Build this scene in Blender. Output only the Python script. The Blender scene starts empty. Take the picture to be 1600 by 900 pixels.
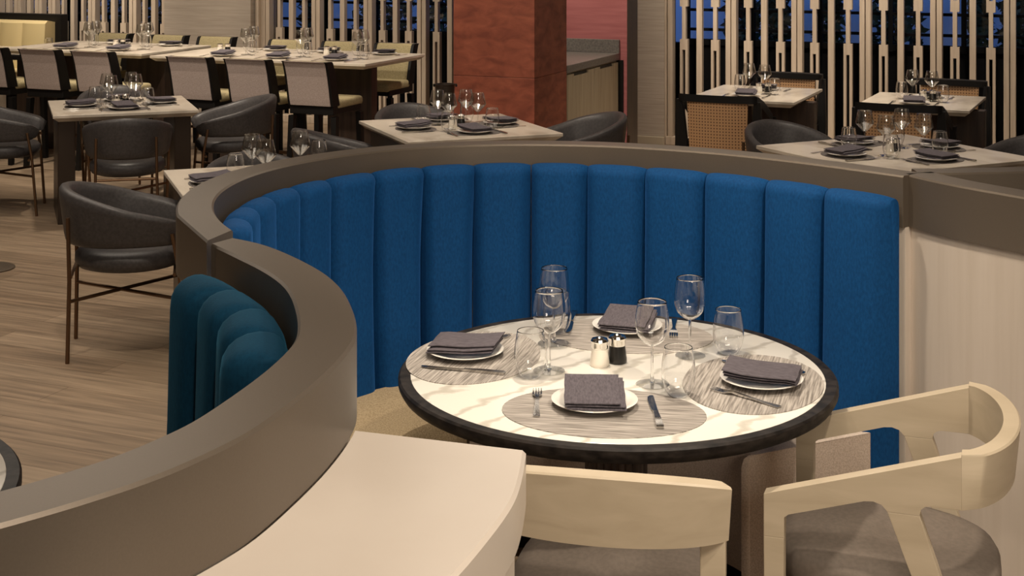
import bpy, bmesh, math, random
from mathutils import Vector, Matrix
random.seed(7)
S = bpy.context.scene
C = S.collection
PI = math.pi
F, YH, CH = 2210.0, -100.0, 1.89          # focal length (px of 1600), horizon row, camera height

def at(px, py, z):                         # photo position of a point of known height -> place in the room
    Y = (CH - z) * F / (py - YH)
    return Vector(((px - 800) / F * Y, Y, z))

# ------------------------------------------------------------------ materials
MATS = {}
def mat(name, col, rough=.5, metal=0., **k):
    if name in MATS: return MATS[name]
    m = bpy.data.materials.new(name); m.use_nodes = True
    nt = m.node_tree; b = nt.nodes['Principled BSDF']
    b.inputs['Base Color'].default_value = (*col, 1); b.inputs['Roughness'].default_value = rough
    b.inputs['Metallic'].default_value = metal
    for kk, v in k.items(): b.inputs[kk.replace('_', ' ')].default_value = v
    MATS[name] = m; return m

def texcol(m, c1, c2, scale=(10, 10, 10), detail=4, kind='noise', lo=.35, hi=.65, bump=0., rot=(0, 0, 0), dist=0., coord='Object', bdist=.002):
    nt = m.node_tree; b = nt.nodes['Principled BSDF']; N = nt.nodes; L = nt.links
    tc = N.new('ShaderNodeTexCoord'); mp = N.new('ShaderNodeMapping')
    mp.inputs['Scale'].default_value = scale; mp.inputs['Rotation'].default_value = rot
    L.new(tc.outputs[coord], mp.inputs['Vector'])
    if kind == 'noise':
        t = N.new('ShaderNodeTexNoise'); t.inputs['Scale'].default_value = 1; t.inputs['Detail'].default_value = detail
        t.inputs['Distortion'].default_value = dist; out = t.outputs['Fac']
    else:
        t = N.new('ShaderNodeTexWave'); t.inputs['Scale'].default_value = 1; t.inputs['Distortion'].default_value = dist
        t.inputs['Detail'].default_value = detail; out = t.outputs['Fac']
    L.new(mp.outputs[0], t.inputs['Vector'])
    r = N.new('ShaderNodeValToRGB'); r.color_ramp.elements[0].position = lo; r.color_ramp.elements[1].position = hi
    r.color_ramp.elements[0].color = (*c1, 1); r.color_ramp.elements[1].color = (*c2, 1)
    L.new(out, r.inputs[0]); L.new(r.outputs[0], b.inputs['Base Color'])
    if bump:
        bp = N.new('ShaderNodeBump'); bp.inputs['Strength'].default_value = bump; bp.inputs['Distance'].default_value = bdist
        L.new(out, bp.inputs['Height']); L.new(bp.outputs[0], b.inputs['Normal'])
    return m

def glass_mat(name='clear_glass', pwr=4.5, mul=.85, base=.045):
    m = bpy.data.materials.new(name); m.use_nodes = True; nt = m.node_tree; N = nt.nodes; L = nt.links
    N.remove(N['Principled BSDF'])
    lw = N.new('ShaderNodeLayerWeight'); lw.inputs['Blend'].default_value = .5
    pw = N.new('ShaderNodeMath'); pw.operation = 'POWER'; pw.inputs[1].default_value = pwr
    ma = N.new('ShaderNodeMath'); ma.operation = 'MULTIPLY_ADD'; ma.inputs[1].default_value = mul; ma.inputs[2].default_value = base
    tr = N.new('ShaderNodeBsdfTransparent'); tr.inputs[0].default_value = (.97, .97, .96, 1)
    gl = N.new('ShaderNodeBsdfGlossy'); gl.inputs['Roughness'].default_value = .03
    mx = N.new('ShaderNodeMixShader')
    L.new(lw.outputs['Facing'], pw.inputs[0]); L.new(pw.outputs[0], ma.inputs[0]); L.new(ma.outputs[0], mx.inputs[0])
    L.new(tr.outputs[0], mx.inputs[1]); L.new(gl.outputs[0], mx.inputs[2]); L.new(mx.outputs[0], N['Material Output'].inputs[0])
    return m
PANE = glass_mat(); GLASS = mat('drinking_glass', (1, 1, 1), .0, 0, Transmission_Weight=1., IOR=1.5)
def thin_down(m, f):                       # lets part of the light straight through, as thin lead crystal does
    nt = m.node_tree; N = nt.nodes; out = N['Material Output']; b = N['Principled BSDF']
    tr = N.new('ShaderNodeBsdfTransparent'); mx = N.new('ShaderNodeMixShader'); mx.inputs[0].default_value = f
    nt.links.new(b.outputs[0], mx.inputs[1]); nt.links.new(tr.outputs[0], mx.inputs[2]); nt.links.new(mx.outputs[0], out.inputs[0])
thin_down(GLASS, .0)
FOOT = glass_mat('glass_foot', 2.0, .5, .05); GLASS2 = glass_mat('cut_glass', 2.5, .9, .11)

VELVET = texcol(mat('blue_velvet', (.004, .07, .19), .8), (.002, .034, .112), (.004, .058, .18), (170, 170, 80), 4, lo=.25, hi=.8, bump=.2)
b = VELVET.node_tree.nodes['Principled BSDF']; b.inputs['Sheen Weight'].default_value = .3; b.inputs['Sheen Roughness'].default_value = .4
b.inputs['Sheen Tint'].default_value = (.05, .25, .75, 1); b.inputs['Specular IOR Level'].default_value = .15
TEAL = texcol(mat('teal_velvet', (.004, .07, .12), .8), (.002, .028, .06), (.004, .045, .09), (170, 170, 80), 4, lo=.25, hi=.8, bump=.2)
b = TEAL.node_tree.nodes['Principled BSDF']; b.inputs['Sheen Weight'].default_value = .3; b.inputs['Sheen Roughness'].default_value = .4
b.inputs['Sheen Tint'].default_value = (.05, .3, .5, 1); b.inputs['Specular IOR Level'].default_value = .15
BRONZE = texcol(mat('brushed_bronze', (.17, .135, .1), .4, .45), (.135, .108, .082), (.15, .12, .091), (300, 300, 300), 2, lo=.2, hi=.8)
DKBRONZE = mat('dark_bronze', (.05, .036, .027), .35, .6)
COPPER = mat('bronze_tube', (.16, .095, .055), .35, .85)
CREAM = texcol(mat('cream_ash_panel', (.5, .4, .3), .55), (.51, .435, .36), (.56, .485, .41), (40, 40, 2.2), 5, lo=.3, hi=.75)
STONE = texcol(mat('cream_stone_top', (.6, .53, .455), .25), (.57, .495, .42), (.62, .545, .47), (3, 3, 3), 4, lo=.3, hi=.7)
ASH = texcol(mat('bleached_ash_wood', (.5, .38, .25), .5), (.4, .325, .225), (.5, .415, .3), (7, 4.5, 22), 6, lo=.25, hi=.75, dist=.6)
MARBLE = texcol(mat('white_marble', (.75, .68, .56), .2), (.49, .455, .39), (.7, .66, .59), (2.6, 4.2, 1), 8, kind='wave', lo=-.02, hi=.16, dist=10, rot=(0, 0, .5))
MARBLE2 = texcol(mat('honed_marble', (.6, .53, .44), .25), (.42, .36, .29), (.6, .53, .44), (4, 1.8, 4), 8, lo=.35, hi=.6, dist=1.2, rot=(0, 0, .5))
BLACKWOOD = texcol(mat('black_oak_edge', (.03, .024, .02), .5, 0, Specular_IOR_Level=.2), (.006, .0045, .004), (.024, .019, .016), (30, 30, 60), 4, bump=.3)
DARK = mat('black_stained_wood', (.006, .005, .0045), .5, 0, Specular_IOR_Level=.25)
WALNUT = texcol(mat('dark_walnut', (.035, .02, .014), .45), (.02, .012, .009), (.05, .03, .02), (30, 30, 2), 5)
LEATHER = texcol(mat('charcoal_leather', (.06, .056, .058), .42, 0, Specular_IOR_Level=.35), (.042, .038, .038), (.06, .054, .053), (70, 70, 70), 4, bump=.12)
TAUPE = texcol(mat('taupe_seat_fabric', (.19, .15, .12), .85), (.125, .1, .08), (.148, .118, .095), (90, 90, 90), 3)
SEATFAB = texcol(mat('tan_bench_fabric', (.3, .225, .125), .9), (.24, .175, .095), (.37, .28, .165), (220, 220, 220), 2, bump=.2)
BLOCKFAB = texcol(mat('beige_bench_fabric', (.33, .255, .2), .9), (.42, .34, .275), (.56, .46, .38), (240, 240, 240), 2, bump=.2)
MAUVE = texcol(mat('mauve_stool_fabric', (.27, .21, .19), .9), (.3, .235, .205), (.4, .32, .285), (160, 160, 160), 2)
OLIVE = texcol(mat('olive_lit_seat_fabric', (.3, .25, .13), .85), (.25, .205, .105), (.35, .29, .16), (120, 120, 120), 2)  # yellowish cushion, with the olive tint of yellow light put in its colour
YELLOW = mat('pale_yellow_leather', (.6, .48, .25), .5)
NAPKIN = texcol(mat('grey_linen', (.09, .075, .085), .95), (.058, .048, .056), (.108, .092, .104), (260, 60, 200), 4, lo=.3, hi=.7, bump=.3)
CHINA = mat('white_china', (.72, .68, .62), .15)
MATWEAVE = texcol(mat('grey_woven_mat', (.3, .26, .22), .8), (.15, .13, .112), (.4, .36, .32), (9, 190, 1), 3, lo=.36, hi=.62, bump=.3)
MATDARK = texcol(mat('dark_woven_mat', (.12, .1, .09), .8), (.07, .06, .055), (.18, .155, .14), (22, 150, 1), 3, lo=.36, hi=.64)
STEEL = mat('polished_steel', (.52, .5, .47), .16, 1)
CHROME = mat('chrome', (.75, .72, .68), .08, 1)
SALTW = mat('white_ceramic', (.78, .72, .62), .3)
PEPB = mat('black_ceramic', (.012, .011, .01), .25)
RED = texcol(mat('red_plaster', (.27, .065, .04), .6), (.17, .036, .016), (.32, .085, .042), (7, 7, 14), 10, lo=.34, hi=.68, dist=.5, bump=.15)
MAROON = texcol(mat('maroon_wallcovering', (.25, .05, .05), .7), (.26, .075, .075), (.34, .11, .11), (3, 3, 40), 5, lo=.3, hi=.7)
GREYWALL = texcol(mat('taupe_grasscloth', (.33, .27, .215), .8), (.37, .31, .25), (.47, .4, .33), (3, 3, 90), 4, lo=.3, hi=.7, bump=.2)
LATTICE = texcol(mat('pale_oak_screen', (.45, .36, .25), .55), (.46, .37, .28), (.55, .45, .35), (40, 40, 3), 4)
CABINET = texcol(mat('reeded_oak', (.36, .29, .19), .6), (.27, .21, .135), (.41, .335, .225), (90, 90, 2), 3, lo=.3, hi=.7)
GREYSTONE = texcol(mat('grey_counter_stone', (.12, .11, .1), .35), (.09, .08, .073), (.15, .135, .12), (60, 60, 60), 4)
BLACKWALL = mat('black_paint', (.0025, .0025, .003), .7, 0, Specular_IOR_Level=.1)
TRIMP = mat('cream_trim_paint', (.45, .38, .28), .5)
CEIL = mat('ceiling_paint', (.35, .3, .25), .9)
FACADE = mat('outdoor_render', (.7, .75, .8), .8)
PAVING = mat('outdoor_paving', (.1, .1, .11), .8)
LEAF = mat('dark_leaves', (.012, .03, .012), .6)

def cane_mat():
    m = mat('woven_cane', (.5, .3, .14), .6); nt = m.node_tree; N = nt.nodes; L = nt.links; b = N['Principled BSDF']
    tc = N.new('ShaderNodeTexCoord'); mp = N.new('ShaderNodeMapping'); mp.inputs['Scale'].default_value = (1, 1, 1)
    L.new(tc.outputs['Object'], mp.inputs[0])
    sx = N.new('ShaderNodeSeparateXYZ'); L.new(mp.outputs[0], sx.inputs[0])
    outs = []
    for ax in ('X', 'Z'):
        a = N.new('ShaderNodeMath'); a.operation = 'MULTIPLY'; a.inputs[1].default_value = 2 * PI / .021; L.new(sx.outputs[ax], a.inputs[0])
        s = N.new('ShaderNodeMath'); s.operation = 'SINE'; L.new(a.outputs[0], s.inputs[0]); outs.append(s)
    mx = N.new('ShaderNodeMath'); mx.operation = 'MINIMUM'; L.new(outs[0].outputs[0], mx.inputs[0]); L.new(outs[1].outputs[0], mx.inputs[1])
    r = N.new('ShaderNodeValToRGB'); r.color_ramp.elements[0].position = -.0; r.color_ramp.elements[1].position = .4
    r.color_ramp.elements[0].color = (.42, .24, .115, 1); r.color_ramp.elements[1].color = (.1, .042, .016, 1)
    L.new(mx.outputs[0], r.inputs[0]); L.new(r.outputs[0], b.inputs['Base Color']); return m
CANE = cane_mat()

UANG = math.atan2(-.3859, .9226)
def floor_mat():
    m = mat('oak_plank_floor', (.35, .26, .18), .42); nt = m.node_tree; N = nt.nodes; L = nt.links; b = N['Principled BSDF']
    tc = N.new('ShaderNodeTexCoord'); mp = N.new('ShaderNodeMapping'); mp.inputs['Rotation'].default_value = (0, 0, -UANG)
    L.new(tc.outputs['Object'], mp.inputs[0])
    br = N.new('ShaderNodeTexBrick'); br.inputs['Scale'].default_value = 1; br.inputs['Brick Width'].default_value = 1.6; br.inputs['Row Height'].default_value = .19
    br.inputs['Mortar Size'].default_value = .0015; br.inputs['Bias'].default_value = 0
    br.inputs['Color1'].default_value = (.265, .193, .13, 1); br.inputs['Color2'].default_value = (.38, .288, .2, 1); br.inputs['Mortar'].default_value = (.15, .1, .06, 1)
    L.new(mp.outputs[0], br.inputs['Vector'])
    m2 = N.new('ShaderNodeMapping'); m2.inputs['Scale'].default_value = (2.2, 34, 1); L.new(mp.outputs[0], m2.inputs[0])
    no = N.new('ShaderNodeTexNoise'); no.inputs['Scale'].default_value = 1; no.inputs['Detail'].default_value = 8; no.inputs['Distortion'].default_value = .5
    L.new(m2.outputs[0], no.inputs['Vector'])
    r = N.new('ShaderNodeValToRGB'); r.color_ramp.elements[0].position = .3; r.color_ramp.elements[1].position = .7
    r.color_ramp.elements[0].color = (.55, .54, .53, 1); r.color_ramp.elements[1].color = (1.1, 1.07, 1.04, 1); L.new(no.outputs['Fac'], r.inputs[0])
    mx = N.new('ShaderNodeMix'); mx.data_type = 'RGBA'; mx.blend_type = 'MULTIPLY'; mx.inputs[0].default_value = 1
    L.new(br.outputs['Color'], mx.inputs[6]); L.new(r.outputs[0], mx.inputs[7]); L.new(mx.outputs[2], b.inputs['Base Color'])
    return m
FLOOR = floor_mat()

# ------------------------------------------------------------------ mesh helpers
def link(name, bm, m, parent=None, smooth=False, ang=None):
    bmesh.ops.recalc_face_normals(bm, faces=bm.faces)
    me = bpy.data.meshes.new(name); bm.to_mesh(me); bm.free()
    me.materials.append(m)
    if smooth:
        for p in me.polygons: p.use_smooth = True
        if ang: me.set_sharp_from_angle(angle=ang)
    o = bpy.data.objects.new(name, me); C.objects.link(o)
    if parent: o.parent = parent
    return o

def tag(o, label, cat, group=None):
    o['label'] = label; o['category'] = cat
    if group: o['group'] = group
    return o
def thing(name, label, cat, loc=(0, 0, 0), rz=0, group=None):
    o = bpy.data.objects.new(name, None); C.objects.link(o); o.empty_display_size = .1
    o.location = loc; o.rotation_euler = (0, 0, rz); return tag(o, label, cat, group)
def struct(o): o['kind'] = 'structure'; return o
def dup(root, loc, rz, label, group=None):
    r = root.copy(); C.objects.link(r); r.location = loc; r.rotation_euler = (0, 0, rz); r['label'] = label
    if group: r['group'] = group
    elif 'group' in r: del r['group']
    for ch in list(root.children):
        c = ch.copy(); C.objects.link(c); c.parent = r
        for g in list(ch.children):
            d = g.copy(); C.objects.link(d); d.parent = c
    return r

def bm_box(bm, x0, x1, y0, y1, z0, z1, bev=0., seg=2, M=None):
    r = bmesh.ops.create_cube(bm, size=1)
    vs = r['verts']
    for v in vs: v.co = Vector(((x0 + x1) / 2 + v.co.x * (x1 - x0), (y0 + y1) / 2 + v.co.y * (y1 - y0), (z0 + z1) / 2 + v.co.z * (z1 - z0)))
    if bev:
        es = list({e for v in vs for e in v.link_edges})
        rr = bmesh.ops.bevel(bm, geom=es, offset=bev, segments=seg, profile=.5, affect='EDGES')
        vs = list({v for f in rr['faces'] for v in f.verts} | {v for v in vs if v.is_valid})
    if M: bmesh.ops.transform(bm, matrix=M, verts=[v for v in vs if v.is_valid])
def box(*a, **k):
    bm = bmesh.new(); bm_box(bm, *a, **k); return bm

def bm_loft(bm, secs, ring=True, caps=True, closed=False):
    rows = [[bm.verts.new(p) for p in s] for s in secs]
    n = len(rows[0]); R = len(rows)
    for i in range(R if closed else R - 1):
        a, b_ = rows[i], rows[(i + 1) % R]
        for j in range(n if ring else n - 1):
            k = (j + 1) % n
            try: bm.faces.new((a[j], a[k], b_[k], b_[j]))
            except ValueError: pass
    if caps and not closed:
        bm.faces.new(rows[0]); bm.faces.new(rows[-1][::-1])
def loft(secs, **k):
    bm = bmesh.new(); bm_loft(bm, secs, **k); return bm

def bm_lathe(bm, prof, n=32, loc=(0, 0, 0), sx=1., sy=1.):
    rows = []
    for r, z in prof:
        if r < 1e-6: rows.append([bm.verts.new((loc[0], loc[1], loc[2] + z))])
        else: rows.append([bm.verts.new((loc[0] + r * sx * math.cos(2 * PI * i / n), loc[1] + r * sy * math.sin(2 * PI * i / n), loc[2] + z)) for i in range(n)])
    for a, b_ in zip(rows, rows[1:]):
        for j in range(n):
            k = (j + 1) % n
            if len(a) == 1 and len(b_) == 1: break
            if len(a) == 1: bm.faces.new((a[0], b_[j], b_[k]))
            elif len(b_) == 1: bm.faces.new((a[j], a[k], b_[0]))
            else: bm.faces.new((a[j], a[k], b_[k], b_[j]))
def lathe(prof, n=32, **k):
    bm = bmesh.new(); bm_lathe(bm, prof, n, **k); return bm

def bm_tube(bm, pts, r, n=8):
    pts = [Vector(p) for p in pts]; rs = r if isinstance(r, (list, tuple)) else [r] * len(pts)
    secs = []; up = Vector((0, 0, 1)); prev = None
    for i, p in enumerate(pts):
        t = (pts[min(i + 1, len(pts) - 1)] - pts[max(i - 1, 0)]).normalized()
        if prev is None:
            a = t.cross(up)
            if a.length < 1e-3: a = Vector((1, 0, 0))
        else: a = prev - t * prev.dot(t)
        a.normalize(); prev = a; b_ = t.cross(a)
        secs.append([p + (a * math.cos(2 * PI * k / n) + b_ * math.sin(2 * PI * k / n)) * rs[i] for k in range(n)])
    bm_loft(bm, secs)
def tube(pts, r, n=8):
    bm = bmesh.new(); bm_tube(bm, pts, r, n); return bm

def bm_prism(bm, poly, axis, t0, t1):      # polygon in a plane, extruded along an axis: axis 'x' poly=(y,z); 'z' poly=(x,y)
    def P(p, t): return (t, p[0], p[1]) if axis == 'x' else ((p[0], t, p[1]) if axis == 'y' else (p[0], p[1], t))
    bm_loft(bm, [[P(p, t0) for p in poly], [P(p, t1) for p in poly]])
def prism(poly, axis, t0, t1, bev=0.):
    bm = bmesh.new(); bm_prism(bm, poly, axis, t0, t1)
    if bev: bmesh.ops.bevel(bm, geom=bm.edges[:], offset=bev, segments=2, profile=.5, affect='EDGES')
    return bm

# paths in plan
def resample(P, n, smooth=0):
    P = [Vector((p[0], p[1])) for p in P]
    D = []
    for i in range(len(P) - 1):           # Catmull-Rom
        p0, p1, p2, p3 = P[max(i - 1, 0)], P[i], P[i + 1], P[min(i + 2, len(P) - 1)]
        for k in range(12):
            t = k / 12
            D.append(.5 * (2 * p1 + (p2 - p0) * t + (2 * p0 - 5 * p1 + 4 * p2 - p3) * t * t + (3 * p1 - p0 - 3 * p2 + p3) * t ** 3))
    D.append(P[-1])
    def even(D, n):
        L = [0]
        for a, b_ in zip(D, D[1:]): L.append(L[-1] + (b_ - a).length)
        out = []; j = 0
        for i in range(n):
            s = L[-1] * i / (n - 1)
            while j < len(L) - 2 and L[j + 1] < s: j += 1
            t = (s - L[j]) / max(L[j + 1] - L[j], 1e-9); out.append(D[j].lerp(D[j + 1], t))
        return out
    R = even(D, n)
    for _ in range(smooth):
        R = [R[0]] + [(R[i - 1] + 2 * R[i] + R[i + 1]) / 4 for i in range(1, n - 1)] + [R[-1]]
    return even(R, n)
def normals(P):
    out = []
    for i in range(len(P)):
        t = (P[min(i + 1, len(P) - 1)] - P[max(i - 1, 0)]).normalized(); out.append(Vector((-t.y, t.x)))   # left of travel
    return out
def plen(P):
    L = [0]
    for a, b_ in zip(P, P[1:]): L.append(L[-1] + (b_ - a).length)
    return L
def rect_sweep(P, d0, d1, z0, z1, bev=0., start=None, k=12):
    N = normals(P); secs = []
    if start is not None:                  # oblique cut at the beginning of the path
        N = list(N); end = N[k] * 1.0
        for i in range(k):
            full = P[i] + N[i] * d1; t = i / k; tgt = P[0].lerp(P[0], 0) + 0 * N[0]
            q = start.lerp(P[k] + N[k] * d1, t); N[i] = (q - P[i]) / d1
    for p, n in zip(P, N):
        b = bev; pr = [(d0, z0), (d1, z0), (d1, z1 - b), (d1 - b * (1 if d1 > d0 else -1), z1), (d0 + b * (1 if d1 > d0 else -1), z1), (d0, z1 - b)] if b else [(d0, z0), (d1, z0), (d1, z1), (d0, z1)]
        secs.append([(p.x + n.x * d, p.y + n.y * d, z) for d, z in pr])
    return loft(secs)

# ------------------------------------------------------------------ the room
UX = Vector((.9226, -.3859)); VX = Vector((.3859, .9226)); W0 = Vector((1.566, 12.8))
def RP(a, b): return W0 + UX * a - VX * b          # a along the back wall, b from it into the room
def wa(px):
    d = (px - 800) / F; return (12.8 * d - 1.566) / (.9226 + .3859 * d)
ROOM = Matrix.Translation((W0.x, W0.y, 0)) @ Matrix.Rotation(UANG, 4, 'Z')     # local x = a, local y = -b
def rbox(name, a0, a1, b0, b1, z0, z1, m, parent=None, bev=0.):
    bm = box(a0, a1, -b1, -b0, z0, z1, bev=bev)
    o = link(name, bm, m, parent)
    if not parent: o.matrix_world = ROOM
    return o
A0, A1, B1, HC = -11., 8., 16., 3.1
bm = bmesh.new(); cs = [RP(A0, -.3), RP(A1, -.3), RP(A1, B1), RP(A0, B1)]
bm_loft(bm, [[(c.x, c.y, -.05) for c in cs], [(c.x, c.y, 0) for c in cs]])
struct(link('floor', bm, FLOOR))
struct(rbox('ceiling', A0, A1, -.4, B1, HC, HC + .1, CEIL))
struct(rbox('wall_left', A0 - .1, A0, -.4, B1, 0, HC, GREYWALL))
struct(rbox('wall_right', A1, A1 + .1, -.4, B1, 0, HC, GREYWALL))
struct(rbox('wall_front', A0, A1, B1, B1 + .1, 0, HC, GREYWALL))
aL, aP0, aP1, aR0, aR1 = A0, wa(271), wa(405), wa(995), wa(1041)
# back wall: dark dado, windows above it, head over them
bm = bmesh.new()
bm_box(bm, A0, A1, .3, .4, 0, .9); bm_box(bm, A0, A1, .3, .4, 2.5, HC)
o = link('wall_back', bm, BLACKWALL); o.matrix_world = ROOM; struct(o)
p1 = struct(rbox('wall_pier', aP0, aP1, -.3, .16, 0, HC, GREYWALL)); p1['label'] = 'plain grasscloth wall pier between two slatted screens'
p2 = struct(rbox('wall_corner', wa(900), aR1, -.3, .06, 0, HC, GREYWALL))
struct(rbox('baseboard_back', wa(960), wa(1041), .06, .085, 0, .07, TRIMP, bev=.004))
struct(rbox('trim_1', wa(1041), wa(1044), -.25, .06, 0, HC, LATTICE, bev=.004))
struct(rbox('trim_2', wa(407), wa(412), -.25, .1, 0, HC, LATTICE, bev=.004))

# slatted screens
def screen(label, posts, name='slatted_screen', nodes=True):
    t = thing(name, label, 'screen', (W0.x, W0.y, 0), UANG)
    zt = HC - .15
    r = link('sill', box(posts[0] - .05, posts[-1] + .05, -.06, .06, 0, .075, bev=.004), LATTICE, t)
    link('head_rail', box(posts[0] - .05, posts[-1] + .05, -.05, .05, zt, HC - .004, bev=.004), LATTICE, t)
    for i, a in enumerate(posts):
        bm = bmesh.new(); bm_box(bm, a - .048, a - .004, -.045, .045, .075, zt, bev=.003); bm_box(bm, a + .004, a + .048, -.045, .045, .075, zt, bev=.003)
        link('post', bm, LATTICE, t)
    for a0, a1 in zip(posts, posts[1:]):
        w = a1 - a0; m_ = (a0 + a1) / 2
        link('slat', box(m_ - .026, m_ + .026, -.03, .03, .075, zt, bev=.003), LATTICE, t)
        if not nodes: continue
        for a in (a0 + w * .255, a1 - w * .255):
            bm = bmesh.new()
            for z0, z1, kind in ((.075, .862, 2), (.862, .957, 3), (.957, 1.253, 1), (1.253, 1.348, 3), (1.348, 2.135, 2), (2.135, 2.23, 3), (2.23, 2.53, 1), (2.53, 2.625, 3), (2.625, zt, 2)):
                if kind == 2:
                    for s in (-1, 1): bm_box(bm, a + s * .025 - .0115, a + s * .025 + .0115, -.025, .025, z0, z1)
                elif kind == 3: bm_box(bm, a - .0365, a + .0365, -.025, .025, z0, z1)
                else: bm_box(bm, a - .017, a + .017, -.025, .025, z0, z1)
            link('key_slat', bm, LATTICE, t)
    return t
def span(p0, p1, n): return [p0 + (p1 - p0) * i / n for i in range(n + 1)]
per = (wa(1593) - wa(1052)) / 5
screen('pale oak slatted screen with key shaped slats behind the cane chairs', [wa(1048) - .02 + per * .99 * i for i in range(9)])
screen('pale oak slatted screen with key shaped slats between the grasscloth pier and the red column', [wa(418) + per * 1.0 * i for i in range(7)])
screen('pale oak slatted screen at the far left behind the corner bar table', [wa(147) + (wa(211) - wa(147)) * (i - 1) for i in range(3)] + [wa(273)])
screen('plain oak slatted screen above the yellow corner bench', span(wa(-95), wa(84) - .18, 5), nodes=False)

# windows behind the screens
def window(n, a0, a1):
    bm = bmesh.new()
    for z in (.93, 1.03, 1.21, 1.62, 2.05, 2.48): bm_box(bm, a0, a1, .27, .33, z - .012 - (.03 if z < 1 else 0), z + .012)
    k = max(1, round((a1 - a0) / .62))
    for i in range(k + 1):
        a = a0 + (a1 - a0) * i / k; bm_box(bm, a - .02, a + .02, .265, .335, .88, 2.5)
    w = link('window_%d' % n, bm, BLACKWALL); w.matrix_world = ROOM; struct(w)
    link('pane', box(a0, a1, .3, .304, .9, 2.5), PANE, w)
window(1, A0 + .2, wa(80)); window(2, wa(92), aP0); window(3, wa(412), wa(900)); window(4, wa(1060), A1 - .1)

# outdoors at dusk
o = rbox('outdoor_ground', A0 - 6, A1 + 8, -12, -.41, -.2, -.1, PAVING); struct(o)
o = rbox('neighbouring_wall', A0 - 6, A1 + 8, -4.2, -4.0, -.1, 2.2, FACADE); tag(o, 'pale rendered garden wall outside the windows in blue dusk', 'wall')
def shrub(a, b, r, h, label):
    bm = bmesh.new(); rnd = random.Random(int(a * 100))
    for i in range(900):
        th = rnd.uniform(0, 2 * PI); zz = rnd.random() ** .7; rr = r * math.sqrt(rnd.random()) * (.55 + .45 * math.sin(PI * min(.98, zz * .9 + .1)))
        c = Vector((rr * math.cos(th), rr * math.sin(th), .05 + zz * h))
        d = Vector((rnd.uniform(-1, 1), rnd.uniform(-1, 1), rnd.uniform(-.6, 1))).normalized(); e = d.cross(Vector((rnd.random(), rnd.random(), rnd.random()))).normalized()
        s = rnd.uniform(.05, .1)
        bm.faces.new([bm.verts.new(c + d * s), bm.verts.new(c + e * s * .4), bm.verts.new(c - d * s), bm.verts.new(c - e * s * .4)])
    p = RP(a, b); t = thing('garden_shrub', label, 'shrub', (p.x, p.y, -.1))
    link('foliage', bm, LEAF, t); link('stem', tube([(0, 0, 0), (.02, 0, h * .4), (0, .02, h * .8)], [.03, .02, .008], 6), DARK, t)
for px, r, lab in ((14, .3, 'dark shrub outside the window above the yellow corner bench'), (110, .36, 'dark shrub outside the far left screen'), (198, .36, 'dark shrub outside the window left of the grasscloth pier'), (285, .36, 'dark shrub outside the window just left of the grasscloth pier'),
              (490, .16, 'small dark shrub outside the window right of the grasscloth pier'), (600, .4, 'dark shrub outside behind the middle screen near its centre'), (690, .26, 'dark shrub outside just left of the red column'),
              (1160, .2, 'dark shrub outside behind the first tall post of the right screen'), (1212, .15, 'dark shrub outside above the left cane chair table'),
              (1296, .14, 'dark shrub outside between the two cane chair tables'), (1398, .3, 'dark shrub outside above the right cane chair table'), (1530, .1, 'narrow dark shrub outside above the right end of the cane chair table'), (1600, .25, 'dark shrub outside at the far right window')):
    d = (px - 800) / F; b = -2.6
    wx, wy = W0.x + VX.x * 2.6, W0.y + VX.y * 2.6
    a = (wy * d - wx) / (.9226 + .3859 * d)
    shrub(a, b, r, 1.9, lab)

# red column, cabinet niche, maroon wall
K0 = Vector((.158, 9.97)); KM = Matrix.Translation((K0.x, K0.y, 0)) @ Matrix.Rotation(UANG, 4, 'Z')
def kbox(name, u0, u1, v0, v1, z0, z1, m, parent=None, bev=0.):
    o = link(name, box(u0, u1, v0, v1, z0, z1, bev=bev), m, parent)
    if not parent: o.matrix_world = KM
    return o
bm = bmesh.new(); bm_box(bm, -.63, 0, 0, .65, 0, .884, bev=.003); bm_box(bm, -.63, 0, 0, .65, .886, HC, bev=.003)
o = link('red_column', bm, RED); o.matrix_world = KM; struct(o); o['label'] = 'square column in mottled red plaster with one horizontal joint'
o = kbox('wall_niche', -1.2, .06, 1.92, 2.18, 0, HC, MAROON); struct(o)
o = kbox('shaded_wall_end', .0605, .066, 1.915, 2.185, 0, HC, WALNUT); struct(o)  # dark strip added so the maroon wall's end looks shaded
t = thing('sideboard', 'low oak service cabinet with grey stone counter beside the red column', 'cabinet', (K0.x, K0.y, 0), UANG)
kbox('body', -.68, -.03, .68, 1.9, .08, .86, CABINET, t); kbox('plinth', -.66, -.08, .7, 1.88, 0, .08, DARK, t)
for v0, v1 in ((.69, 1.285), (1.295, 1.89)):
    bm = bmesh.new(); bm_box(bm, -.03, -.008, v0, v1, .09, .825, bev=.002); vm = (v0 + v1) / 2
    bm_box(bm, -.03, -.008, v0, vm - .16, .825, .845); bm_box(bm, -.03, -.008, vm + .16, v1, .825, .845)
    dr = link('door', bm, CABINET, t); kbox('handle', -.03, -.02, vm - .16, vm + .16, .826, .846, DARK, dr)
kbox('countertop', -.7, 0, .66, 1.9, .862, .92, GREYSTONE, t, bev=.004); kbox('backsplash', -.7, .0, 1.885, 1.915, .92, 1.03, GREYSTONE, t, bev=.003)
kbox('end_panel', -.7, .03, 1.9, 1.918, 0, .86, DARK, t)

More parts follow.
